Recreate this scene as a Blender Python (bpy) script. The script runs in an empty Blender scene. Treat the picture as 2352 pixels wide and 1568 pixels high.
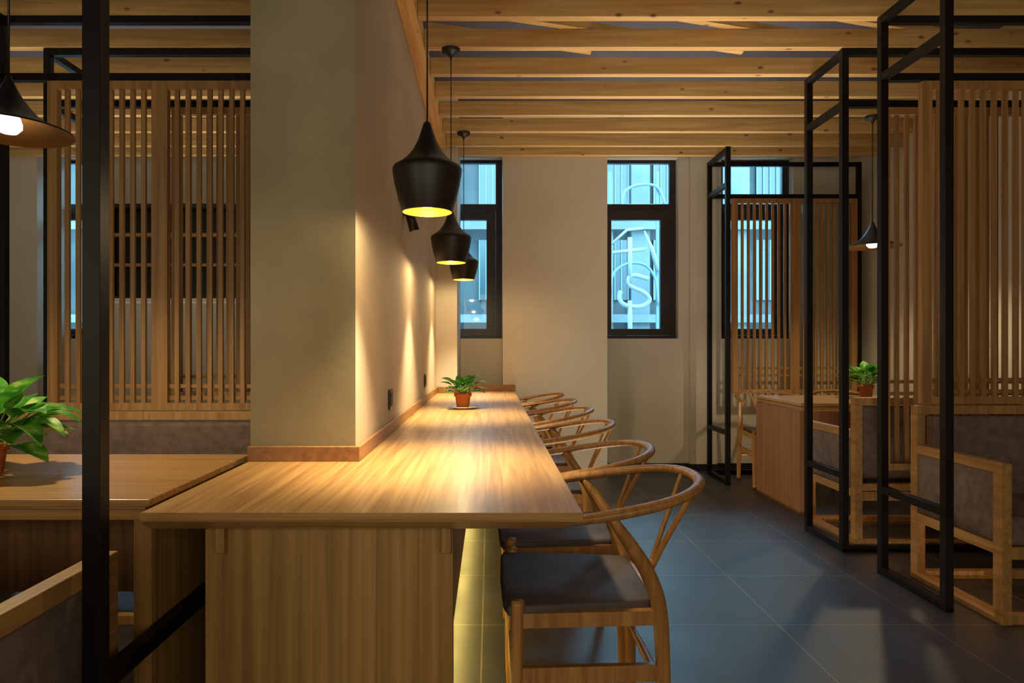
import bpy, bmesh, math, random
from mathutils import Vector, Matrix
random.seed(7)
sc = bpy.context.scene
COL = sc.collection
PI = math.pi

# ------------------------------------------------------------------ helpers
def lin(r, g, b):
    f = lambda v: (v/255/12.92) if v/255 <= .04045 else ((v/255+.055)/1.055)**2.4
    return (f(r), f(g), f(b), 1)

class MB:
    """collects shapes into one bmesh"""
    def __init__(s): s.bm = bmesh.new()
    def box(s, x0, x1, y0, y1, z0, z1, bev=0.0, mi=0):
        t = bmesh.new()
        bmesh.ops.create_cube(t, size=1)
        for v in t.verts:
            v.co = Vector(((x0+x1)/2+v.co.x*(x1-x0), (y0+y1)/2+v.co.y*(y1-y0), (z0+z1)/2+v.co.z*(z1-z0)))
        if bev: bmesh.ops.bevel(t, geom=t.edges[:], offset=bev, segments=2, affect='EDGES', profile=.5)
        for f in t.faces: f.material_index = mi
        s.add(t); return s
    def add(s, t):
        me = bpy.data.meshes.new('tmp'); t.to_mesh(me); t.free()
        s.bm.from_mesh(me); bpy.data.meshes.remove(me)
    def prism(s, pts, axis, a, b, bev=0.0):
        """polygon pts in the two other axes, swept along axis from a to b"""
        t = bmesh.new()
        def P(p, h):
            return {'x': (h, p[0], p[1]), 'y': (p[0], h, p[1]), 'z': (p[0], p[1], h)}[axis]
        A = [t.verts.new(P(p, a)) for p in pts]; B = [t.verts.new(P(p, b)) for p in pts]
        t.faces.new(A); t.faces.new(B[::-1])
        n = len(pts)
        for i in range(n): t.faces.new((A[i], B[i], B[(i+1) % n], A[(i+1) % n]))
        bmesh.ops.recalc_face_normals(t, faces=t.faces[:])
        if bev: bmesh.ops.bevel(t, geom=t.edges[:], offset=bev, segments=2, affect='EDGES', profile=.5)
        s.add(t); return s
    def tube(s, pts, rad, n=10, sub=5, flat=1.0, up=(0, 0, 1), cap=True):
        pts = [Vector(p) for p in pts]
        if not isinstance(rad, (list, tuple)): rad = [rad]*len(pts)
        if sub > 1 and len(pts) > 2:
            P, R = [], []
            for i in range(len(pts)-1):
                p0 = pts[max(i-1, 0)]; p1 = pts[i]; p2 = pts[i+1]; p3 = pts[min(i+2, len(pts)-1)]
                for k in range(sub):
                    t = k/sub
                    P.append(.5*((2*p1)+(p2-p0)*t+(2*p0-5*p1+4*p2-p3)*t*t+(3*p1-p0-3*p2+p3)*t**3))
                    R.append(rad[i]*(1-t)+rad[i+1]*t)
            P.append(pts[-1]); R.append(rad[-1]); pts, rad = P, R
        t = bmesh.new(); rings = []
        u = Vector(up)
        for i, p in enumerate(pts):
            d = (pts[min(i+1, len(pts)-1)]-pts[max(i-1, 0)]).normalized()
            a = d.cross(u)
            if a.length < 1e-4: a = d.cross(Vector((1, 0, 0)))
            a.normalize(); b = a.cross(d).normalized()
            rings.append([t.verts.new(p+rad[i]*(math.cos(2*PI*k/n)*a+flat*math.sin(2*PI*k/n)*b)) for k in range(n)])
        for i in range(len(rings)-1):
            for k in range(n):
                t.faces.new((rings[i][k], rings[i][(k+1) % n], rings[i+1][(k+1) % n], rings[i+1][k]))
        if cap: t.faces.new(rings[0][::-1]); t.faces.new(rings[-1])
        for f in t.faces: f.smooth = len(f.verts) == 4
        bmesh.ops.recalc_face_normals(t, faces=t.faces[:])
        s.add(t); return s
    def lathe(s, prof, n=40, c=(0, 0, 0), close=False):
        t = bmesh.new(); rings = []
        for r, z in prof:
            if r < 1e-5: rings.append([t.verts.new((c[0], c[1], c[2]+z))])
            else: rings.append([t.verts.new((c[0]+r*math.cos(2*PI*k/n), c[1]+r*math.sin(2*PI*k/n), c[2]+z)) for k in range(n)])
        if close: rings.append(rings[0])
        for A, B in zip(rings, rings[1:]):
            for k in range(n):
                k2 = (k+1) % n
                if len(A) == 1 and len(B) == 1: continue
                if len(A) == 1: f = (A[0], B[k], B[k2])
                elif len(B) == 1: f = (A[k], A[k2], B[0])
                else: f = (A[k], A[k2], B[k2], B[k])
                t.faces.new(f).smooth = True
        bmesh.ops.recalc_face_normals(t, faces=t.faces[:])
        s.add(t); return s

def obj(name, mb, mats, parent=None, world=False):
    me = bpy.data.meshes.new(name)
    bm = mb.bm
    if world and parent is not None:
        root = parent
        while root.parent: root = root.parent
        bmesh.ops.translate(bm, verts=bm.verts[:], vec=-Vector(root.location))
    bm.to_mesh(me); bm.free()
    for m in (mats if isinstance(mats, (list, tuple)) else [mats]): me.materials.append(m)
    o = bpy.data.objects.new(name, me); COL.objects.link(o)
    if parent is not None: o.parent = parent
    return o

def tag(o, label, cat, group=None):
    o['label'] = label; o['category'] = cat
    if group: o['group'] = group
    return o
def thing(name, label, cat, loc=(0, 0, 0), rz=0, group=None):
    o = bpy.data.objects.new(name, None); COL.objects.link(o)
    o.empty_display_size = .1
    o.location = loc; o.rotation_euler = (0, 0, rz)
    return tag(o, label, cat, group)
def struct(name, mb, mats, parent=None):
    o = obj(name, mb, mats, parent)
    if parent is None: o['kind'] = 'structure'
    return o
def dup(root, loc, rz, label):
    def cp(o, par):
        c = o.copy(); COL.objects.link(c)
        if par is not None: c.parent = par
        for ch in kids.get(o.name, []): cp(ch, c)
        return c
    kids = {}
    for o in list(COL.objects):
        if o.parent: kids.setdefault(o.parent.name, []).append(o)
    r = cp(root, None); r.location = loc; r.rotation_euler = (0, 0, rz); r['label'] = label
    return r

# ------------------------------------------------------------------ materials
def mat(name, col, rough=.5, metal=0.0, spec=.5):
    m = bpy.data.materials.new(name); m.use_nodes = True
    b = m.node_tree.nodes['Principled BSDF']
    b.inputs['Base Color'].default_value = col
    b.inputs['Roughness'].default_value = rough
    b.inputs['Metallic'].default_value = metal
    b.inputs['Specular IOR Level'].default_value = spec
    return m
def N(m, typ, **kw):
    n = m.node_tree.nodes.new(typ)
    for k, v in kw.items(): setattr(n, k, v)
    return n
def L(m, a, b): m.node_tree.links.new(a, b)
def ramp(m, stops):
    r = N(m, 'ShaderNodeValToRGB')
    e = r.color_ramp.elements
    while len(e) < len(stops): e.new(.5)
    for i, (p, c) in enumerate(stops): e[i].position = p; e[i].color = c
    return r
def bump(m, src, strength, dist=.01):
    b = N(m, 'ShaderNodeBump'); b.inputs['Strength'].default_value = strength; b.inputs['Distance'].default_value = dist
    L(m, src, b.inputs['Height']); L(m, b.outputs['Normal'], m.node_tree.nodes['Principled BSDF'].inputs['Normal'])
def coords(m, scale, rnd=True):
    tc = N(m, 'ShaderNodeTexCoord'); mp = N(m, 'ShaderNodeMapping')
    mp.inputs['Scale'].default_value = scale
    L(m, tc.outputs['Object'], mp.inputs['Vector'])
    if rnd:
        oi = N(m, 'ShaderNodeObjectInfo'); mu = N(m, 'ShaderNodeMath', operation='MULTIPLY'); mu.inputs[1].default_value = 37.0
        L(m, oi.outputs['Random'], mu.inputs[0]); L(m, mu.outputs[0], mp.inputs['Location'])
    return mp
def wood(name, c1, c2, axis='z', freq=38.0, stretch=.06, rough=.42, knots=None, coat=0.0, band=None):
    m = mat(name, c1, rough)
    s = [freq]*3; s['xyz'.index(axis)] = freq*stretch
    mp = coords(m, s)
    n1 = N(m, 'ShaderNodeTexNoise'); n1.inputs['Scale'].default_value = 1.0; n1.inputs['Detail'].default_value = 5; n1.inputs['Distortion'].default_value = .6
    L(m, mp.outputs[0], n1.inputs['Vector'])
    r = ramp(m, [(.33, c2), (.5, tuple((a+b)/2 for a, b in zip(c1, c2))), (.66, c1)])
    L(m, n1.outputs['Fac'], r.inputs[0])
    out = r.outputs[0]
    if knots:
        s2 = [10.0]*3; s2['xyz'.index(axis)] = 5.0
        mp2 = coords(m, s2)
        v = N(m, 'ShaderNodeTexVoronoi'); v.inputs['Scale'].default_value = 1.0; L(m, mp2.outputs[0], v.inputs['Vector'])
        kr = ramp(m, [(.0, (1, 1, 1, 1)), (.06, (.8, .8, .8, 1)), (.12, (0, 0, 0, 1))])
        L(m, v.outputs['Distance'], kr.inputs[0])
        mx = N(m, 'ShaderNodeMix', data_type='RGBA'); L(m, kr.outputs[0], mx.inputs[0]); L(m, out, mx.inputs[6]); mx.inputs[7].default_value = knots
        out = mx.outputs[2]
    L(m, out, m.node_tree.nodes['Principled BSDF'].inputs['Base Color'])
    bump(m, n1.outputs['Fac'], .12, .004)
    if coat:
        m.node_tree.nodes['Principled BSDF'].inputs['Coat Weight'].default_value = coat
        m.node_tree.nodes['Principled BSDF'].inputs['Coat Roughness'].default_value = .2
    return m
def mottled(name, c1, c2, scale=3.0, rough=.85, bmp=.15, detail=6, stretch=(1, 1, 1)):
    m = mat(name, c1, rough, spec=.25)
    mp = coords(m, stretch, False)
    n = N(m, 'ShaderNodeTexNoise'); n.inputs['Scale'].default_value = scale; n.inputs['Detail'].default_value = detail
    L(m, mp.outputs[0], n.inputs['Vector'])
    r = ramp(m, [(.35, c2), (.65, c1)]); L(m, n.outputs['Fac'], r.inputs[0])
    L(m, r.outputs[0], m.node_tree.nodes['Principled BSDF'].inputs['Base Color'])
    n2 = N(m, 'ShaderNodeTexNoise'); n2.inputs['Scale'].default_value = scale*14; n2.inputs['Detail'].default_value = 4
    L(m, mp.outputs[0], n2.inputs['Vector'])
    bump(m, n2.outputs['Fac'], bmp, .006)
    return m
def emis(name, col, s):
    m = mat(name, col)
    b = m.node_tree.nodes['Principled BSDF']
    b.inputs['Emission Color'].default_value = col; b.inputs['Emission Strength'].default_value = s
    return m

OAK = (lin(196, 150, 92), lin(160, 114, 62))
M = {}
M['top'] = wood('tabletop_oak', lin(196, 152, 96), lin(158, 114, 66), 'y', 60, .03, .38, coat=.2)
M['topx'] = wood('tabletop_oak_cross', lin(192, 148, 90), lin(158, 114, 64), 'x', 60, .03, .34, coat=.35)
M['panel'] = wood('panel_oak', lin(176, 136, 76), lin(140, 102, 52), 'z', 46, .02, .5)
M['pine_x'] = wood('beam_pine', lin(206, 166, 104), lin(176, 136, 78), 'x', 30, .05, .6, knots=lin(96, 58, 26))
M['pine_y'] = wood('ledger_pine', lin(226, 180, 108), lin(200, 150, 84), 'y', 30, .05, .6, knots=lin(120, 80, 40))
M['slat'] = wood('slat_wood', lin(172, 128, 76), lin(138, 98, 54), 'z', 40, .03, .5)
M['slat_x'] = wood('slat_wood_cross', lin(172, 128, 76), lin(138, 98, 54), 'x', 40, .03, .5)
M['ash'] = wood('sofa_ash', lin(180, 136, 82), lin(148, 106, 60), 'z', 46, .05, .45)
M['ash_y'] = wood('sofa_ash_lengthwise', lin(180, 136, 82), lin(148, 106, 60), 'y', 46, .05, .45)
M['chair'] = wood('chair_oak', lin(182, 132, 74), lin(146, 98, 50), 'z', 50, .08, .38)
M['skirt'] = wood('skirting_oak', lin(166, 120, 74), lin(138, 96, 56), 'y', 50, .05, .45)
M['walnut'] = wood('side_panel_oak', lin(160, 116, 76), lin(128, 88, 54), 'z', 44, .02, .5)
M['concrete'] = mottled('column_concrete', lin(164, 154, 128), lin(142, 133, 108), 2.2, .85, .09, 8)
M['plaster'] = mottled('wall_plaster', lin(206, 190, 170), lin(196, 180, 160), 2.0, .8, .05)
M['white'] = mottled('wall_paint', lin(208, 200, 186), lin(200, 192, 178), 1.5, .85, .04)
M['dark_ceiling'] = mottled('ceiling_grey', lin(92, 90, 100), lin(80, 78, 88), 1.5, .9, .03)
M['steel'] = mat('frame_black_steel', lin(17, 14, 14), .42, 0.0, .22)
M['winframe'] = mat('window_frame_dark', lin(46, 38, 46), .4)
M['dark'] = mat('dark_base', lin(24, 20, 18), .5)
M['shade'] = mat('shade_outside', lin(30, 24, 20), .42, 0.0, .5)
M['gold'] = mat('shade_brass_inside', lin(214, 158, 62), .3, .85)
M['copper'] = mat('brim_copper_inside', lin(176, 126, 70), .38, .7)
M['bulb'] = emis('bulb_glow', (1.0, .74, .36, 1), 14.0)
M['coolbulb'] = emis('bulb_glow_pale', (1.0, .94, .78, 1), 7.0)
M['led'] = emis('led_strip_glow', (1.0, .78, .20, 1), 22.0)
M['leather'] = mottled('seat_fabric', lin(92, 82, 80), lin(76, 66, 66), 9, .6, .15)
M['sofa'] = mottled('sofa_fabric', lin(124, 106, 98), lin(104, 88, 80), 26, .9, .4)
M['terracotta'] = mottled('pot_terracotta', lin(188, 106, 56), lin(162, 84, 40), 12, .7, .1)
M['soil'] = mottled('potting_soil', lin(50, 36, 26), lin(30, 22, 16), 40, .95, .6)
M['plate'] = mat('plate_glaze', lin(232, 226, 216), .18)
M['socket'] = mat('socket_black', lin(34, 30, 28), .35)

def leaf_mat(name, a, b, pale):
    m = mat(name, a, .38)
    mp = coords(m, (1, 1, 1), True)
    n = N(m, 'ShaderNodeTexNoise'); n.inputs['Scale'].default_value = 22; n.inputs['Detail'].default_value = 3
    L(m, mp.outputs[0], n.inputs['Vector'])
    r = ramp(m, [(.38, b), (.55, a), (.68, pale)]); L(m, n.outputs['Fac'], r.inputs[0])
    bs = m.node_tree.nodes['Principled BSDF']
    L(m, r.outputs[0], bs.inputs['Base Color'])
    tr = N(m, 'ShaderNodeBsdfTranslucent'); L(m, r.outputs[0], tr.inputs['Color'])
    mx = N(m, 'ShaderNodeMixShader'); mx.inputs[0].default_value = .3
    L(m, bs.outputs[0], mx.inputs[1]); L(m, tr.outputs[0], mx.inputs[2])
    L(m, mx.outputs[0], m.node_tree.nodes['Material Output'].inputs['Surface'])
    return m
M['leaf'] = leaf_mat('leaf_green', lin(96, 170, 56), lin(52, 118, 36), lin(176, 210, 120))
M['leaf_dark'] = leaf_mat('leaf_deep_green', lin(64, 124, 44), lin(34, 80, 28), lin(140, 170, 60))
M['stem'] = mat('stem_green', lin(110, 140, 60), .5)

# floor tiles 0.6 m with light grout
def tile_mat():
    m = mat('floor_slate_tile', lin(58, 56, 60), .45, spec=.75)
    tc = N(m, 'ShaderNodeTexCoord'); mp = N(m, 'ShaderNodeMapping')
    mp.inputs['Location'].default_value = (-1.17+.0, -2.77, 0)
    L(m, tc.outputs['Object'], mp.inputs['Vector'])
    br = N(m, 'ShaderNodeTexBrick'); br.offset = 0; br.squash = 1
    br.inputs['Scale'].default_value = 1; br.inputs['Brick Width'].default_value = .6; br.inputs['Row Height'].default_value = .6
    br.inputs['Mortar Size'].default_value = .0028; br.inputs['Mortar Smooth'].default_value = .1
    br.inputs['Color1'].default_value = lin(62, 60, 64); br.inputs['Color2'].default_value = lin(51, 50, 55); br.inputs['Mortar'].default_value = lin(128, 118, 108)
    L(m, mp.outputs[0], br.inputs['Vector'])
    n = N(m, 'ShaderNodeTexNoise'); n.inputs['Scale'].default_value = 3.2; n.inputs['Detail'].default_value = 8; n.inputs['Roughness'].default_value = .6
    L(m, mp.outputs[0], n.inputs['Vector'])
    r = ramp(m, [(.3, (.5, .5, .52, 1)), (.7, (1.25, 1.25, 1.25, 1))]); L(m, n.outputs['Fac'], r.inputs[0])
    mx = N(m, 'ShaderNodeMix', data_type='RGBA', blend_type='MULTIPLY'); mx.inputs[0].default_value = 1
    L(m, br.outputs['Color'], mx.inputs[6]); L(m, r.outputs[0], mx.inputs[7])
    b = m.node_tree.nodes['Principled BSDF']
    L(m, mx.outputs[2], b.inputs['Base Color'])
    rr = N(m, 'ShaderNodeMapRange'); rr.inputs[1].default_value = .3; rr.inputs[2].default_value = .7; rr.inputs[3].default_value = .40; rr.inputs[4].default_value = .54
    L(m, n.outputs['Fac'], rr.inputs[0]); L(m, rr.outputs[0], b.inputs['Roughness'])
    bump(m, n.outputs['Fac'], .06, .01)
    return m
M['tile'] = tile_mat()
def glass_mat():
    m = mat('window_glass', (.9, .97, 1, 1), .02)
    t = N(m, 'ShaderNodeBsdfTransparent'); t.inputs[0].default_value = (.86, .97, 1, 1)
    g = N(m, 'ShaderNodeBsdfGlossy'); g.inputs['Roughness'].default_value = .03
    fr = N(m, 'ShaderNodeFresnel'); fr.inputs[0].default_value = 1.45
    mx = N(m, 'ShaderNodeMixShader'); L(m, fr.outputs[0], mx.inputs[0]); L(m, t.outputs[0], mx.inputs[1]); L(m, g.outputs[0], mx.inputs[2])
    L(m, mx.outputs[0], m.node_tree.nodes['Material Output'].inputs['Surface'])
    return m
M['glass'] = glass_mat()

# ------------------------------------------------------------------ camera
H = 1.126
cam = bpy.data.cameras.new('camera'); co = bpy.data.objects.new('camera', cam); COL.objects.link(co)
co.location = (0, 0, H); co.rotation_euler = (PI/2, 0, 0)
cam.sensor_width = 36; cam.lens = 24; cam.sensor_fit = 'HORIZONTAL'
cam.shift_x = 51/2352; cam.shift_y = 13/2352; cam.clip_start = .05
sc.camera = co

# ------------------------------------------------------------------ the room
ZC = 3.25
BW = 6.28          # window wall plane
XL, XR, YN = -5.2, 3.4, -2.6
struct('floor', MB().box(XL-.2, XR+.2, YN-.2, BW+.3, -.12, 0), M['tile'])
struct('ceiling', MB().box(XL-.2, XR+.2, YN-.2, BW+.3, ZC, ZC+.15), M['dark_ceiling'])
struct('wall_left', MB().box(XL-.2, XL, YN-.2, BW+.3, 0, ZC), M['white'])
struct('wall_right', MB().box(XR, XR+.2, YN-.2, BW+.3, 0, ZC), M['white'])
struct('wall_front', MB().box(XL, XR, YN-.2, YN, 0, ZC), M['white'])
wins = [(-4.05, -3.52), (-.54, .115), (1.03, 1.735), (2.13, 2.79)]   # window openings along the back wall
WZ0, WZ1 = 1.205, 2.87
w = MB()
edges = [XL]+[v for p in wins for v in p]+[XR]
for i in range(0, len(edges), 2): w.box(edges[i], edges[i+1], BW, BW+.24, 0, ZC)
for a, b in wins:
    w.box(a, b, BW, BW+.24, 0, WZ0); w.box(a, b, BW, BW+.24, WZ1, ZC)
w.box(.113, 1.015, 5.895, BW, 0, ZC)             # pier between the two windows
w.box(-.446, -.27, 5.63, BW, 0, ZC)           # corner pier
w.box(-4.75, -3.91, 5.895, BW, 0, ZC)           # pier at the left booths
w.box(1.83, 2.07, BW-.05, BW, 0, ZC)            # shallow pilaster
struct('wall_back', w, M['white'])
# column and partition beside the counter: concrete on the end, plaster on the long side
p = MB(); p.box(-.793, -.445, 2.262, 5.63, 0, ZC)
p.box(-.793, -.447, 5.63, BW, 0, ZC)
p.bm.normal_update()
for f in p.bm.faces: f.material_index = 1 if f.normal.x > .5 else 0
struct('wall_middle', p, [M['concrete'], M['plaster']])
b = MB()
b.box(1.016, 1.83, BW-.015, BW, 0, .06); b.box(1.82, 2.08, BW-.065, BW-.05, 0, .06); b.box(2.07, XR, BW-.015, BW, 0, .06)
struct('baseboard_back', b, M['dark'])
struct('baseboard_left', MB().box(-3.90, -.80, BW-.015, BW, 0, .06), M['dark'])
# oak upstand around the column, along the wall and across the far end of the counter
s = MB()
s.box(-.797, -.428, 2.243, 2.2615, .7505, .799, .002)
s.box(-.4445, -.428, 2.2615, 5.6295, .7505, .799, .002)
s.box(-.428, -.253, 5.612, 5.6295, .7505, .799, .002)
s.box(-.2695, -.253, 5.6295, 5.876, .7505, .799, .002)
s.box(-.2695, .217, 5.876, 5.8945, .7505, .803, .002)
struct('trim_1', s, M['skirt'])
# windows
for i, (a, bb) in enumerate(wins):
    y0, y1 = BW+.09, BW+.14
    f = MB()
    t = .045
    f.box(a, a+t, y0, y1, WZ0, WZ1); f.box(bb-.06, bb, y0, y1, WZ0, WZ1)
    f.box(a+t, bb-.06, y0, y1, WZ0, WZ0+.03); f.box(a+t, bb-.06, y0, y1, WZ1-.03, WZ1)
    f.box(a+t, bb-.06, y0, y1, 2.40, 2.46)
    o = struct('window_%d' % (i+1), f, M['winframe'])
    sh = MB()
    x0, x1, z0, z1 = a+t+.001, bb-.061, WZ0+.031, 2.399
    sh.box(x0, x0+.055, y0-.02, y0+.035, z0, z1); sh.box(x1-.085, x1, y0-.02, y0+.035, z0, z1)
    sh.box(x0+.055, x1-.085, y0-.02, y0+.035, z0, z0+.06); sh.box(x0+.055, x1-.085, y0-.02, y0+.035, z1-.09, z1)
    so = struct('sash', sh, M['winframe'], o)
    struct('pane', MB().box(x0+.056, x1-.086, y0+.01, y0+.016, z0+.061, z1-.091), M['glass'], so)
    struct('pane', MB().box(a+t+.001, bb-.061, y0+.02, y0+.026, 2.461, WZ1-.031), M['glass'], o)

# ------------------------------------------------------------------ ceiling beams
ZB, HB, TB = 2.77, .10, .05
ys = [5.842, 5.568, 5.202, 4.836, 4.475, 4.111, 3.741, 3.396, 3.03, 2.61, 2.19]
ordn = ['first', 'second', 'third', 'fourth', 'fifth', 'sixth', 'seventh', 'eighth', 'ninth', 'tenth', 'eleventh']
for k, y in enumerate(ys):
    lab = 'pine ceiling beam over the counter and aisle, %s from the window wall' % ordn[k]
    o = obj('ceiling_beam', MB().box(-.3595 if y < 5.8 else -.269, XR-.004, y, y+TB, ZB, ZB+HB, .002), M['pine_x'])
    tag(o, lab, 'beam', 'pine ceiling beams over the aisle')
for k, y in enumerate(ys):
    lab = 'pine ceiling beam over the left booths, %s from the window wall' % ordn[k]
    o = obj('ceiling_beam', MB().box(XL+.004, -.80, y, y+TB, ZB, ZB+HB, .002), M['pine_x'])
    tag(o, lab, 'beam', 'pine ceiling beams over the left booths')
tag(obj('ledger_beam', MB().box(-.444, -.361, 2.1, 5.628, ZB-.004, ZB+HB, .002), M['pine_y']),
    'pale pine ledger running along the top of the plaster wall', 'beam')
bt = [(-.9, 'pale batten laid slantwise over the beams beside the plaster wall'), (.0, 'pale batten laid slantwise over the beams above the second counter lamp'),
      (.9, 'pale batten laid slantwise over the beams above the aisle middle'), (1.75, 'pale batten laid slantwise over the beams near the right booth frames')]
for x, lab in bt:
    q = MB(); sl = .3
    a0 = max(-.34, x-1.2)
    q.prism([(a0, 3.58+(a0-x)*sl), (min(x+1.5, 3.3), 3.58+(min(x+1.5, 3.3)-x)*sl), (min(x+1.5, 3.3), 3.625+(min(x+1.5, 3.3)-x)*sl), (a0, 3.625+(a0-x)*sl)], 'z', ZB+HB+.0005, ZB+HB+.04)
    tag(obj('ceiling_batten', q, M['pine_x']), lab, 'batten', 'slanting battens over the beams')

# ------------------------------------------------------------------ counter
c = thing('bar_counter', 'long oak counter along the plaster wall with overhanging chamfered top', 'counter', (-.29, 1.55, 0))
q = MB()
t = bmesh.new()
def ring(x0, x1, y0, y1, z): return [t.verts.new(v) for v in ((x0, y0, z), (x1, y0, z), (x1, y1, z), (x0, y1, z))]
def ring(x0, x1, y0, y1, z): return [t.verts.new(v) for v in ((x0, y0, z), (x1, y0, z), (x1, y1, z), (-.2685, y1, z), (-.2685, 5.6285, z), (-.4435, 5.6285, z), (-.4435, 2.2605, z), (x0, 2.2605, z))]
R = [ring(-.795, .212, 1.548, 5.894, .75), ring(-.795, .212, 1.548, 5.894, .731), ring(-.795, .164, 1.59, 5.894, .703)]
t.faces.new(R[0][::-1]); t.faces.new(R[2])
for A, B in zip(R, R[1:]):
    for k in range(8): t.faces.new((A[k], A[(k+1) % 8], B[(k+1) % 8], B[k]))
bmesh.ops.recalc_face_normals(t, faces=t.faces[:])
bmesh.ops.bevel(t, geom=t.edges[:], offset=.0025, segments=2, affect='EDGES')
# the top is cut around the column
q.add(t)
q.bm.normal_update()
for f in q.bm.faces: f.material_index = 1 if f.normal.y < -.3 else 0
top = obj('countertop', q, [M['top'], M['topx']], c, True)
obj('end_panel', MB().box(-.684, -.0885, 1.64, 1.672, 0, .7025, .002), M['panel'], c, True)
for x in (-.64, -.103):
    obj('bracket', MB().prism([(1.615, .7025), (1.6395, .7025), (1.6395, .63), (1.615, .638)], 'x', x-.011, x+.011, .001), M['panel'], c, True)
obj('base_cabinet', MB().box(-.42, -.13, 1.673, 5.6, .14, .7025).box(-.42, -.165, 1.673, 5.6, 0, .14), M['panel'], c, True)
obj('light_strip', MB().box(-.16, -.136, 1.70, 5.58, .129, .139), M['led'], c, True)

# ------------------------------------------------------------------ booth tables
def booth_table(x0, x1, y0, y1, label, pm):
    r = thing('booth_table', label, 'table', ((x0+x1)/2, (y0+y1)/2, 0), 0, 'oak booth tables')
    obj('tabletop', MB().box(x0, x1, y0, y1, .732, .75, .002), M['topx'], r, True)
    obj('apron', MB().box(x0+.006, x1-.006, y0+.006, y1-.006, .698, .7235, .002).box(x0+.02, x1-.02, y0+.02, y1-.02, .7235, .732), M['topx'], r, True)
    for xa in (x0, x1-.045):
        obj('side_panel', MB().box(xa, xa+.045, y0+.012, y1-.012, 0, .698, .002), pm, r, True)
    obj('back_panel', MB().box(x0+.045, x1-.045, (y0+y1)/2-.012, (y0+y1)/2+.012, .40, .698), M['walnut'], r, True)
    return r
booth_table(-2.08, -.8405, 1.684, 2.40, 'oak booth table at left, level with the end of the counter', M['panel'])
booth_table(2.083, 3.33, 4.574, 5.35, 'oak booth table at right with brown side panel facing the aisle', M['walnut'])

# ------------------------------------------------------------------ wishbone chairs
def make_chair(label):
    r = thing('wishbone_chair', label, 'chair', (0, 0, 0), 0)
    W = M['chair']
    seat = MB()
    pts = [(-.248, .215), (-.20, .228), (0, .232), (.20, .228), (.248, .215), (.24, .15), (.198, -.165), (.185, -.18), (-.185, -.18), (-.198, -.165), (-.24, .15)]
    seat.prism(pts, 'z', .424, .452, .008)
    obj('seat', seat, M['leather'], r)
    for sx in (-1, 1):
        obj('leg', MB().tube([(sx*.24, .195, 0), (sx*.24, .195, .15), (sx*.238, .192, .36), (sx*.237, .19, .455), (sx*.237, .19, .462)], [.0135, .016, .0185, .0185, .015], 14, 3, up=(0, 1, 0)), W, r)
        obj('leg', MB().tube([(sx*.222, -.20, 0), (sx*.219, -.197, .2), (sx*.215, -.187, .42), (sx*.222, -.158, .52), (sx*.242, -.108, .605), (sx*.2635, -.05, .685)],
                             [.0145, .018, .0205, .0205, .018, .0125], 14, 5, up=(0, 1, 0)), W, r)
        rl = MB().prism([(.185, .396), (.185, .434), (-.18, .434), (-.18, .396)], 'x', sx*.2375-.012, sx*.2375+.012)
        for v in rl.bm.verts:
            v.co.x += -sx*.0225*((.19-v.co.y)/.38)
        obj('seat_rail', rl, W, r)
        st = MB().prism([(.185, .248), (.185, .292), (-.185, .292), (-.185, .248)], 'x', sx*.239-.009, sx*.239+.009)
        for v in st.bm.verts: v.co.x += -sx*.021*((.19-v.co.y)/.38)
        obj('stretcher', st, W, r)
    obj('seat_rail', MB().box(-.222, .222, .182, .204, .39, .422, .002), W, r)
    obj('seat_rail', MB().box(-.2, .2, -.198, -.178, .385, .432, .002), W, r)
    obj('stretcher', MB().tube([(-.23, .195, .19), (0, .195, .19), (.23, .195, .19)], [.009, .0125, .009], 12, 4), W, r)
    obj('stretcher', MB().tube([(-.21, -.197, .22), (0, -.197, .22), (.21, -.197, .22)], [.009, .0125, .009], 12, 4), W, r)
    half = [(.262, .085, .676), (.267, .03, .682), (.2675, -.05, .694), (.258, -.135, .708), (.228, -.225, .724), (.175, -.288, .737), (.095, -.328, .7455), (0, -.34, .748)]
    path = half+[(-x, y, z) for x, y, z in half[-2::-1]]
    rad = [.012, .0155, .018, .0175, .0165, .016, .016, .0165]; rad = rad+rad[-2::-1]
    obj('top_rail', MB().tube(path, rad, 14, 5, flat=.82), W, r)
    sp = MB()
    sp.tube([(0, -.188, .40), (0, -.203, .45), (0, -.22, .50)], [.019, .018, .02], 10, 3, flat=.4, up=(0, 1, 0))
    for sx in (-1, 1):
        sp.tube([(sx*.008, -.214, .48), (sx*.03, -.25, .565), (sx*.062, -.295, .665), (sx*.082, -.328, .742)], [.016, .0135, .0125, .012], 10, 4, flat=.5, up=(0, 1, 0))
    obj('backrest_splat', sp, W, r)
    r['group'] = 'oak wishbone chairs'
    return r
ch = make_chair('oak wishbone chair at the counter, nearest the camera with its whole seat showing')
spots = [(.263, 2.02, 0), (.263, 2.60, 0), (.272, 3.43, -1.5), (.278, 4.18, 2), (.262, 4.84, -1), (.235, 5.44, 0)]
labs = ['', 'second oak wishbone chair along the counter, right behind the nearest chair', 'third oak wishbone chair along the counter from the camera',
        'fourth oak wishbone chair along the counter, beside the potted plant on it', 'fifth oak wishbone chair along the counter, next to last before the window pier',
        'farthest oak wishbone chair at the counter, against the window pier']
ch.location = (spots[0][0], spots[0][1], 0); ch.rotation_euler = (0, 0, PI/2)
for (x, y, a), lab in list(zip(spots, labs))[1:]:
    dup(ch, (x, y, 0), PI/2+math.radians(a), lab)
dup(ch, (2.335, 5.60, 0), PI, 'oak wishbone chair behind the right booth table, on the aisle side')
dup(ch, (2.96, 5.60, 0), PI, 'oak wishbone chair behind the right booth table, on the side wall side')

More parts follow.
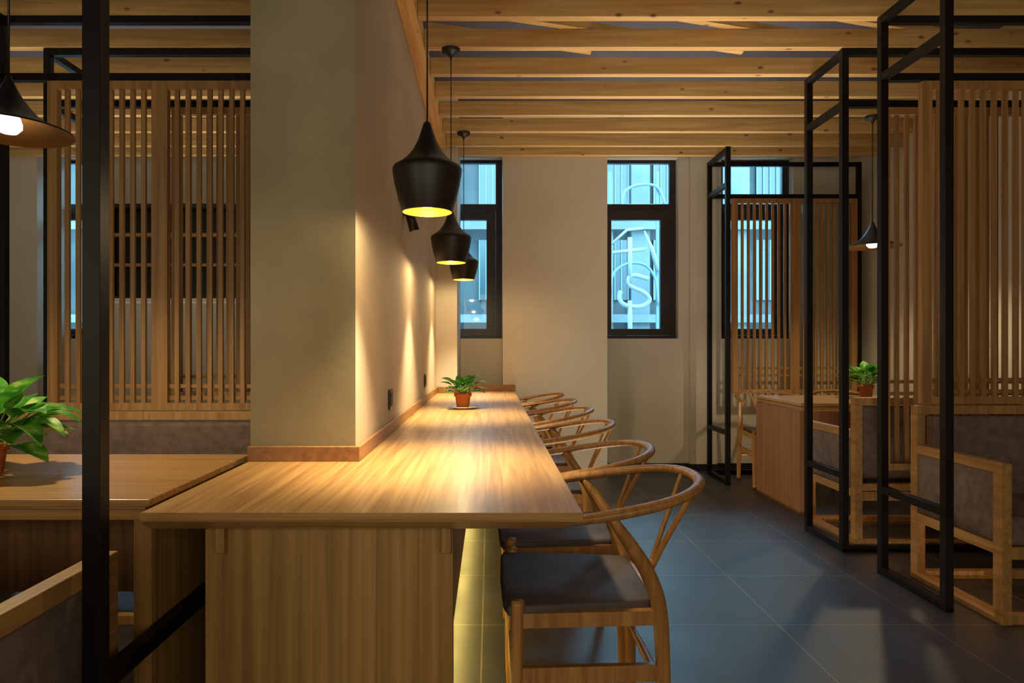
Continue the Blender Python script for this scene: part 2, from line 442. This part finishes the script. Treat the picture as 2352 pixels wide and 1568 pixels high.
# ------------------------------------------------------------------ booth sofas
def make_sofa(label):
    r = thing('booth_sofa', label, 'sofa', (0, 0, 0), 0, 'oak framed booth sofas')
    W, D = 1.27, .60            # front at y = 0, back at y = +D, faces -y
    for sx in (-1, 1):
        xo, xi = sx*W/2, sx*(W/2-.042)
        a, b2 = min(xo, xi), max(xo, xi)
        f = MB()
        f.box(a, b2, 0, .05, 0, .654, .002); f.box(a, b2, D-.05, D, 0, .80, .002)
        f.box(a, b2, .05, D-.05, .612, .654, .002); f.box(a, b2, .05, D-.05, .28, .325, .002); f.box(a, b2, .05, D-.05, 0, .04, .002)
        fo = obj('arm_frame', f, M['ash_y'], r)
        obj('arm_panel', MB().box(a+.006, b2-.006, .051, D-.051, .326, .611, .004), M['sofa'], fo)
    x0, x1 = -W/2+.0425, W/2-.0425
    obj('floor_rail', MB().box(x0, x1, .006, .044, 0, .04, .002).box(x0, x1, D-.044, D-.006, 0, .04, .002), M['ash'], r)
    obj('seat_frame', MB().box(x0, x1, .005, .045, .265, .315, .002).box(x0, x1, D-.05, D-.005, .265, .315, .002).box(x0, x1, .045, D-.05, .29, .31), M['ash'], r)
    obj('seat_cushion', MB().box(x0+.002, x1-.002, .012, D-.125, .3155, .435, .018), M['sofa'], r)
    obj('back_frame', MB().box(-W/2, W/2, D-.05, D-.001, .8005, .842, .002).box(x0, x1, D-.046, D-.004, .32, .36, .002), M['ash'], r)
    obj('back_cushion', MB().box(x0+.002, x1-.002, D-.12, D-.02, .38, .795, .014), M['sofa'], r)
    return r
so = make_sofa('oak framed grey brown sofa at the right edge, in front of the slat screen')
so.location = (2.07+.635, 2.76, 0)
dup(so, (2.05+.635, 4.43, 0), PI, 'oak framed sofa facing the right booth table, its back to the camera')
dup(so, (-1.70, 2.76, 0), 0, 'oak framed sofa behind the left booth table, below the slat screen').scale = (1, 1, .965)
dup(so, (-.862-.635, 1.585, 0), PI, 'oak framed sofa in the lower left corner, its arm towards the black post')

# ------------------------------------------------------------------ steel booth frames and slat screens
PW = .037
def booth_frame(x, y0, y1, label, xr=None, yr=None, side=1, top=2.767):
    """two posts joined by depth rails; optional long rails running sideways from the post at yr to the post at xr"""
    r = thing('booth_divider', label, 'metal frame', (x+PW/2, (y0+y1)/2, 0), 0, 'black steel booth frames')
    S = M['steel']
    for y in (y0, y1): obj('post', MB().box(x, x+PW, y, y+PW, 0, top, .0015), S, r, True)
    for z in (0, .402, 2.445, top-PW):
        obj('side_rail', MB().box(x+.001, x+PW-.001, y0+PW, y1, z+.0005, z+PW, .0015), S, r, True)
    if xr is not None:
        obj('post', MB().box(xr, xr+PW, yr, yr+PW, 0, top, .0015), S, r, True)
        a, b2 = (x+PW, xr) if xr > x else (xr+PW, x)
        for z in (2.445, top-PW) + ((0,) if side else ()):
            obj('long_rail', MB().box(a, b2, yr+.001, yr+PW-.001, z+.0005, z+PW, .0015), S, r, True)
    return r
booth_frame(1.935, 5.587, 6.05, 'black steel frame at right nearest the window wall', 3.26, 6.05)
booth_frame(1.935, 3.748, 4.165, 'black steel frame at right between the other two frames', 3.33, 3.748, 1)
booth_frame(1.935, 2.90, 3.375, 'black steel frame at right closest to the camera', 3.33, 3.375, 0)
booth_frame(-2.452, 3.748, 4.165, 'black steel frame behind the left slat screen, with rails to the column', -1.0, 3.748, 0)
booth_frame(-2.437, 2.90, 3.375, 'black steel frame carrying the left slat screen, its post behind the brim lamp', -1.0, 3.375, 0)
booth_frame(-.837, 1.40, 2.45, 'tall black steel frame standing in the foreground left of the counter')

def slat_screen(x0, y, label, z0=.845, z1=2.444, one=False, zb=None):
    r = thing('slat_screen', label, 'slat screen', (x0+.555, y+.018, z0), 0, 'wooden slat screens')
    st, bay, mid = .05, .465, .08
    xs = [(x0, x0+st), (x0+st+bay, x0+st+bay+mid), (x0+st+2*bay+mid, x0+2*st+2*bay+mid)]
    if one: xs = xs[:2]
    bays = [x0+st] if one else [x0+st, x0+st+bay+mid]
    f = MB()
    for a, b2 in xs: f.box(a, b2, y, y+.036, z0, z1, .0015)
    for a in bays:
        f.box(a, a+bay, y+.001, y+.035, z0, z0+.036); f.box(a, a+bay, y+.001, y+.035, z1-.04, z1)
    obj('frame', f, M['slat'], r, True)
    for a in bays:
        g = (bay-8*.022)/9
        for k in range(8):
            xx = a+g+(g+.022)*k
            obj('slat', MB().box(xx, xx+.022, y+.008, y+.024, z0+.036, z1-.04), M['slat'], r, True)
        for z in ((z0+.05, z0+.108) if zb is None else zb):
            obj('crossbar', MB().box(a, a+bay, y+.0245, y+.034, z, z+.02), M['slat_x'], r, True)
    return r
slat_screen(2.15, 6.051, 'wooden slat screen before the right end of the window wall', .715, 2.444, False, (.865, .93))
slat_screen(2.15, 3.749, 'wooden slat screen glimpsed behind the nearest right screen', .45, 2.444, False, (.86, .925))
slat_screen(2.14, 3.376, 'wooden slat screen at the right edge behind the nearest sofa')
slat_screen(-2.19, 3.376, 'wooden slat screen at left beside the concrete column', .814)
slat_screen(-1.75, 3.749, 'narrow wooden slat screen at left, seen through the one in front', .845, 2.444, True)

# ------------------------------------------------------------------ pendants
def bell_lamp(x, y, zr, label):
    r = thing('pendant_lamp', label, 'lamp', (x, y, zr), 0, 'black pendant lamps over the counter')
    out = [(.0815, 0), (.094, .04), (.106, .09), (.1115, .125), (.1125, .138), (.108, .146), (.088, .158), (.066, .176), (.047, .2), (.032, .228), (.02, .262), (.0125, .286), (.008, .292), (.0, .293)]
    inn = [(.0, .262), (.018, .245), (.04, .2), (.08, .158), (.1055, .14), (.107, .125), (.101, .09), (.0895, .04), (.0785, .0)]
    obj('shade', MB().lathe(out, 48), M['shade'], r)
    obj('shade_lining', MB().lathe(inn, 48), M['gold'], r)
    obj('rim', MB().lathe([(.0815, 0), (.0815, -.001), (.0785, -.001), (.0785, 0)], 48), M['gold'], r)
    obj('cord', MB().tube([(0, 0, .292), (0, 0, ZB-zr-.055)], .0028, 8, 1, up=(0, 1, 0)), M['shade'], r)
    obj('ceiling_cap', MB().lathe([(.0, -.004), (.004, -.004), (.006, .012), (.02, .03), (.046, .04), (.05, .046), (.05, .06), (0, .06)], 32, (0, 0, ZB-zr-.0605)), M['shade'], r)
    obj('bulb', MB().lathe([(0, .018), (.02, .024), (.03, .04), (.03, .052), (.02, .075), (.012, .1), (0, .105)], 24), M['bulb'], r)
    ld = bpy.data.lights.new('pendant_light', 'POINT'); ld.energy = PEND; ld.color = (1.0, .76, .38); ld.shadow_soft_size = .02
    lo = bpy.data.objects.new('pendant_light', ld); COL.objects.link(lo); lo.parent = r; lo.location = (0, 0, .008)
    ld = bpy.data.lights.new('pendant_spot', 'SPOT'); ld.energy = PSPOT; ld.color = (1.0, .82, .46); ld.shadow_soft_size = .03; ld.spot_size = math.radians(80); ld.spot_blend = 1.0
    lo = bpy.data.objects.new('pendant_spot', ld); COL.objects.link(lo); lo.parent = r; lo.location = (0, 0, .006)
    return r
PEND, PSPOT = 7.0, 112.0
bell_lamp(-.203, 2.215, 1.564, 'nearest black bell pendant lamp over the counter, beside the column')
bell_lamp(-.214, 3.766, 1.592, 'middle of the three black bell pendant lamps over the counter')
bell_lamp(-.2, 5.227, 1.642, 'farthest and smallest looking black bell pendant lamp over the counter')
def brim_lamp(x, y, zr, label, e):
    r = thing('pendant_lamp', label, 'lamp', (x, y, zr), 0, 'black wide brimmed pendant lamps')
    prof = [(.186, 0), (.185, .005), (.166, .012), (.138, .022), (.114, .034), (.086, .054), (.062, .08), (.042, .108), (.026, .136), (.015, .16), (.008, .18), (.0, .184)]
    inn = [(.0, .172), (.011, .158), (.022, .134), (.038, .104), (.058, .076), (.082, .05), (.11, .03), (.136, .018), (.165, .008), (.184, .001), (.186, 0)]
    obj('shade', MB().lathe(prof, 48), M['shade'], r)
    obj('shade_lining', MB().lathe(inn, 48), M['copper'], r)
    obj('cord', MB().tube([(0, 0, .183), (0, 0, ZB-zr-.055)], .0035, 8, 1, up=(0, 1, 0)), M['shade'], r)
    obj('ceiling_cap', MB().lathe([(.0, -.004), (.004, -.004), (.006, .012), (.02, .03), (.046, .04), (.05, .046), (.05, .06), (0, .06)], 32, (0, 0, ZB-zr-.0605)), M['shade'], r)
    obj('bulb', MB().lathe([(0, -.008), (.024, -.004), (.038, .012), (.038, .026), (.03, .05), (.016, .09), (0, .1)], 24), M['coolbulb'], r)
    ld = bpy.data.lights.new('pendant_spot', 'SPOT'); ld.energy = e; ld.color = (1.0, .80, .46); ld.shadow_soft_size = .03; ld.spot_size = math.radians(150); ld.spot_blend = .6
    lo = bpy.data.objects.new('pendant_light', ld); COL.objects.link(lo); lo.parent = r; lo.location = (0, 0, -.03)
    return r
brim_lamp(-1.561, 2.215, 1.825, 'black pendant lamp with wide brim in the upper left corner', 48)
brim_lamp(2.725, 4.861, 1.838, 'black pendant lamp with wide brim over the right booth table', 30)

# ------------------------------------------------------------------ plants
def leaf(bm, base, az, elev, length, width, curl, stem_len):
    """a pointed oval blade on a bent stalk"""
    d = Vector((math.cos(az), math.sin(az), 0)); up = Vector((0, 0, 1)); side = d.cross(up)
    p = Vector(base); e = elev; n = 10
    stalk = [p.copy()]
    for i in range(4):
        p = p+(d*math.cos(e)+up*math.sin(e))*stem_len/4; e -= .12; stalk.append(p.copy())
    rows = []
    for i in range(n+1):
        t = i/n
        wv = width*(math.sin(PI*min(1, t**.72)))**.85*(1-.25*t) if 0 < t < 1 else .0008
        nrm = (-d*math.sin(e)+up*math.cos(e))
        rows.append([bm.verts.new(p+side*wv*k/2+nrm*abs(k)**1.3*wv*.16) for k in (-1, -.5, 0, .5, 1)])
        p = p+(d*math.cos(e)+up*math.sin(e))*length/n; e -= curl/n
    for A, B in zip(rows, rows[1:]):
        for k in range(4): bm.faces.new((A[k], A[k+1], B[k+1], B[k])).smooth = True
    return stalk
def plant(x, y, z, label, scale, seed, leafm, n=26, spread=1.0, pot_h=.09, bias=None, high=1.5, fall=.95):
    rnd = random.Random(seed)
    r = thing('potted_plant', label, 'plant', (x, y, z), 0, 'green plants in terracotta pots')
    h = pot_h
    obj('pot', MB().lathe([(0, 0), (.036, 0), (.038, .004), (.047, h*.72), (.047, h*.75), (.0535, h*.76), (.0545, h), (.049, h), (.047, h*.88), (0, h*.88)], 36), M['terracotta'], r)
    obj('soil', MB().lathe([(0, h*.9), (.02, h*.915), (.0465, h*.89)], 24), M['soil'], r)
    q = MB(); st = MB()
    for i in range(n):
        az = 2*PI*i*.381966+rnd.uniform(-.3, .3)
        ring_ = i/n
        el = high-fall*ring_+rnd.uniform(-.15, .15)
        bs = (.018*math.cos(az), .018*math.sin(az), h*.9)
        sl = scale*rnd.uniform(.045, .085)*(1.2-.35*ring_)
        s = leaf(q.bm, bs, az, el, scale*rnd.uniform(.07, .1)*spread, scale*rnd.uniform(.062, .08), rnd.uniform(.2, .8), sl)
        st.tube(s, [.0022]*5, 6, 1)
    if bias:
        for az, el, ln in bias:
            bs = (.018*math.cos(az), .018*math.sin(az), h*.9)
            s = leaf(q.bm, bs, az, el, scale*ln, scale*.05, 1.2, scale*.09)
            st.tube(s, [.0024]*5, 6, 1)
    bmesh.ops.recalc_face_normals(q.bm, faces=q.bm.faces[:])
    obj('leaves', q, leafm, r); obj('stems', st, M['stem'], r)
    return r
pl = MB().lathe([(0, .002), (.045, .002), (.05, .0), (.056, 0), (.058, .003), (.085, .009), (.098, .014), (.0985, .0155), (.085, .012), (.058, .0062), (0, .006)], 48, (0, 0, 0))
po = obj('plate', pl, M['plate']); po.location = (-.165, 4.18, .7505)
tag(po, 'white saucer plate under the potted plant on the counter', 'plate')
plant(-.165, 4.18, .757, 'potted plant with dark leaves on a white plate on the counter', .9, 3, M['leaf_dark'], 30, 1.0)
plant(-1.492, 2.03, .7505, 'potted plant with bright green leaves on the left booth table', 1.5, 11, M['leaf'], 36, 1.0, .09, high=1.35, fall=1.0,
      bias=[(.15, .85, .10), (-.2, .75, .10), (-.5, .7, .11), (.5, .9, .10)])
plant(2.755, 5.0, .7505, 'potted plant with light green leaves on the right booth table', 1.2, 21, M['leaf'], 32, 1.0, .1)

# ------------------------------------------------------------------ small wall things
def socket(y, z0, label):
    r = thing('power_socket', label, 'socket', (-.445, y, (z0)), 0, 'black power sockets above the counter')
    obj('cover_plate', MB().box(-.4445, -.436, y-.043, y+.043, z0, z0+.087, .002), M['socket'], r, True)
    obj('insert', MB().box(-.436, -.4335, y-.03, y+.03, z0+.014, z0+.073, .001), M['dark'], r, True)
socket(3.03, .852, 'black power socket low on the plaster wall nearest the column')
socket(4.65, .855, 'black power socket low on the plaster wall nearer the window')
r = thing('wall_spotlight', 'small black spotlight on the plaster wall behind the nearest pendant lamp', 'spotlight', (-.445, 3.50, 1.78))
obj('wall_mount', MB().box(-.4445, -.43, 3.47, 3.53, 1.80, 1.86, .003), M['socket'], r, True)
obj('lamp_head', MB().tube([(-.425, 3.5, 1.85), (-.405, 3.5, 1.79), (-.385, 3.5, 1.72)], [.02, .024, .026], 16, 1), M['socket'], r, True)

# dark open shelving on the far wall behind the left screens
r = thing('wall_shelf', 'dark open wall shelving seen through the left slat screen', 'shelf', (-2.8, 6.2, 1.53))
obj('carcass', MB().box(-3.45, -2.15, 6.25, 6.279, 1.56, 2.40).box(-3.45, -3.42, 6.06, 6.25, 1.56, 2.40).box(-2.18, -2.15, 6.06, 6.25, 1.56, 2.4).box(-3.42, -2.18, 6.06, 6.25, 2.37, 2.40)
    .box(-3.42, -2.18, 6.06, 6.25, 1.56, 1.585), M['dark'], r, True)
for z in (1.85, 2.12): obj('shelf_board', MB().box(-3.419, -2.181, 6.07, 6.249, z, z+.02), M['slat_x'], r, True)
obj('ledge', MB().box(-3.47, -2.13, 6.04, 6.279, 1.525, 1.559), M['white'], r, True)

# ------------------------------------------------------------------ outside
FY = 12.0
fac = mottled('facade_render', lin(58, 62, 62), lin(36, 43, 46), .9, .9, .05, 6)
fac2 = mottled('facade_stone', lin(78, 84, 84), lin(62, 70, 72), 1.2, .9, .05, 6)
facg = mat('facade_glazing', lin(28, 42, 48), .25)
facd = mat('facade_iron', lin(60, 84, 96), .5)
r = thing('neighbouring_building', 'pale blue grey building across the street, seen through the windows', 'building', (0, FY+.5, -.1))
obj('wall', MB().box(-14, 14, FY, FY+.6, -.1, 4.8), fac, r, True)
for x in (-10.2, -8.6, -7.0, -5.4, -2.3, -.75, .85, 1.98, 2.62, 3.55, 4.35, 5.4, 7.0):
    obj('pilaster', MB().box(x-.16, x+.16, FY-.15, FY-.001, -.1, 4.8), fac2, r, True)
for z in (1.55, 3.15, 4.66):
    obj('cornice', MB().box(-14, 14, FY-.28, FY-.151, z, z+.14), fac2, r, True)
for x in (-9.4, -7.8, -6.2, -1.5, .05, 2.3, 3.1, 3.95, 4.9):
    for z in (.2, 1.95, 3.55):
        wn = obj('window', MB().box(x-.24, x+.24, FY-.05, FY-.002, z, z+1.05), facg, r, True)
        q = MB()
        for k in range(5): q.box(x-.24+.115*k, x-.24+.115*k+.02, FY-.075, FY-.0505, z, z+1.05)
        obj('window_bars', q, facd, wn, True)
# metal sign with character strokes standing outside the middle window
SY = 9.6
def at(px, py, y=SY): return ((px-1125)*y/1568, y, H-(py-797)*y/1568)
sg = thing('street_sign', 'pale cut metal sign with character strokes and hoops outside the middle window', 'sign', at(1450, 775)[:2]+(-.1,))
sign_m = mat('sign_pale_metal', lin(92, 100, 100), .5)
q = MB()
q.tube([at(1447, 545), at(1447, 650)], .034, 8, 1, up=(0, 1, 0))
q.tube([at(1408, 580), at(1482, 572)], .026, 8, 1)
q.tube([at(1405, 560), at(1440, 528), at(1478, 524)], .02, 8, 1)
q.tube([at(1480, 530), at(1497, 570), at(1512, 622)], [.012, .03, .04], 8, 1)
q.tube([at(1447, 690), at(1447, 800)], .034, 8, 1, up=(0, 1, 0))
q.tube([at(1490, 640), at(1450, 632), at(1446, 655), at(1480, 672), at(1492, 690), at(1470, 704), at(1435, 700), at(1422, 684), at(1426, 668)], .032, 8, 4, up=(0, 1, 0))
obj('character_strokes', q, sign_m, sg, True)
q = MB()
q.tube([at(1400, 680), at(1408, 630), at(1440, 606), at(1480, 608), at(1505, 640), at(1512, 700)], .02, 8, 5, up=(0, 1, 0))
q.tube([at(1428, 478), at(1436, 440), at(1470, 424), at(1510, 430), at(1528, 470)], .02, 8, 5, up=(0, 1, 0))
q.tube([at(1428, 470), at(1528, 470)], .012, 8, 1)
obj('hoop', q, facd, sg, True)
q = MB()
for px in (1402, 1512): q.box(at(px, 0)[0]-.02, at(px, 0)[0]+.02, SY-.02+.05, SY+.02+.05, -.1, 3.6)
obj('sign_post', q, facd, sg, True)
struct('floor_outside', MB().box(-14, 14, BW+.31, FY+.6, -.3, -.1), mottled('pavement', lin(150, 160, 164), lin(130, 142, 146), 2, .9))

# ------------------------------------------------------------------ light
wd = bpy.data.worlds.new('sky'); sc.world = wd; wd.use_nodes = True
bg = wd.node_tree.nodes['Background']
bg.inputs[0].default_value = (.42, .76, 1.0, 1); bg.inputs[1].default_value = 24.0
def area(name, loc, rot, sx, sy, e, col, spread=180):
    ld = bpy.data.lights.new(name, 'AREA'); ld.shape = 'RECTANGLE'; ld.size = sx; ld.size_y = sy; ld.energy = e; ld.color = col
    ld.spread = math.radians(spread)
    o = bpy.data.objects.new(name, ld); COL.objects.link(o); o.location = loc; o.rotation_euler = rot
    return o
WARM = (1.0, .87, .60)
area('camera_side_fill', (.9, -2.2, 1.5), (math.radians(97), 0, 0), 3.6, 1.6, 40, WARM)  # added soft fill from behind the camera, no fitting modelled
area('camera_side_fill', (-3.2, -2.2, 1.5), (math.radians(97), 0, 0), 2.5, 1.6, 36, WARM)  # same added front fill for the left booths
area('aisle_beam_fill', (1.3, 4.4, .02), (PI, 0, 0), 2.2, 3.2, 40, (1, .88, .70), 66)  # added fill at floor level, lifts the beam undersides; no real fitting
area('booth_beam_fill', (-2.3, 4.6, .02), (PI, 0, 0), 2.6, 2.6, 28, (1, .88, .70), 66)  # added upward fill for the beams over the left booths, no lamp there
area('overhead_fill', (1.2, 4.4, 3.2), (0, 0, 0), 3.5, 3.0, 10, WARM)  # added fill above the beams for general warmth, not an actual cove
area('overhead_fill', (-3.0, 4.4, 3.2), (0, 0, 0), 3.5, 3.0, 8, WARM)  # matching added fill under the ceiling on the left side

vs = sc.view_settings
vs.view_transform = 'Standard'; vs.look = 'None'; vs.gamma = 1; vs.use_curve_mapping = False
vs.exposure = 0.0
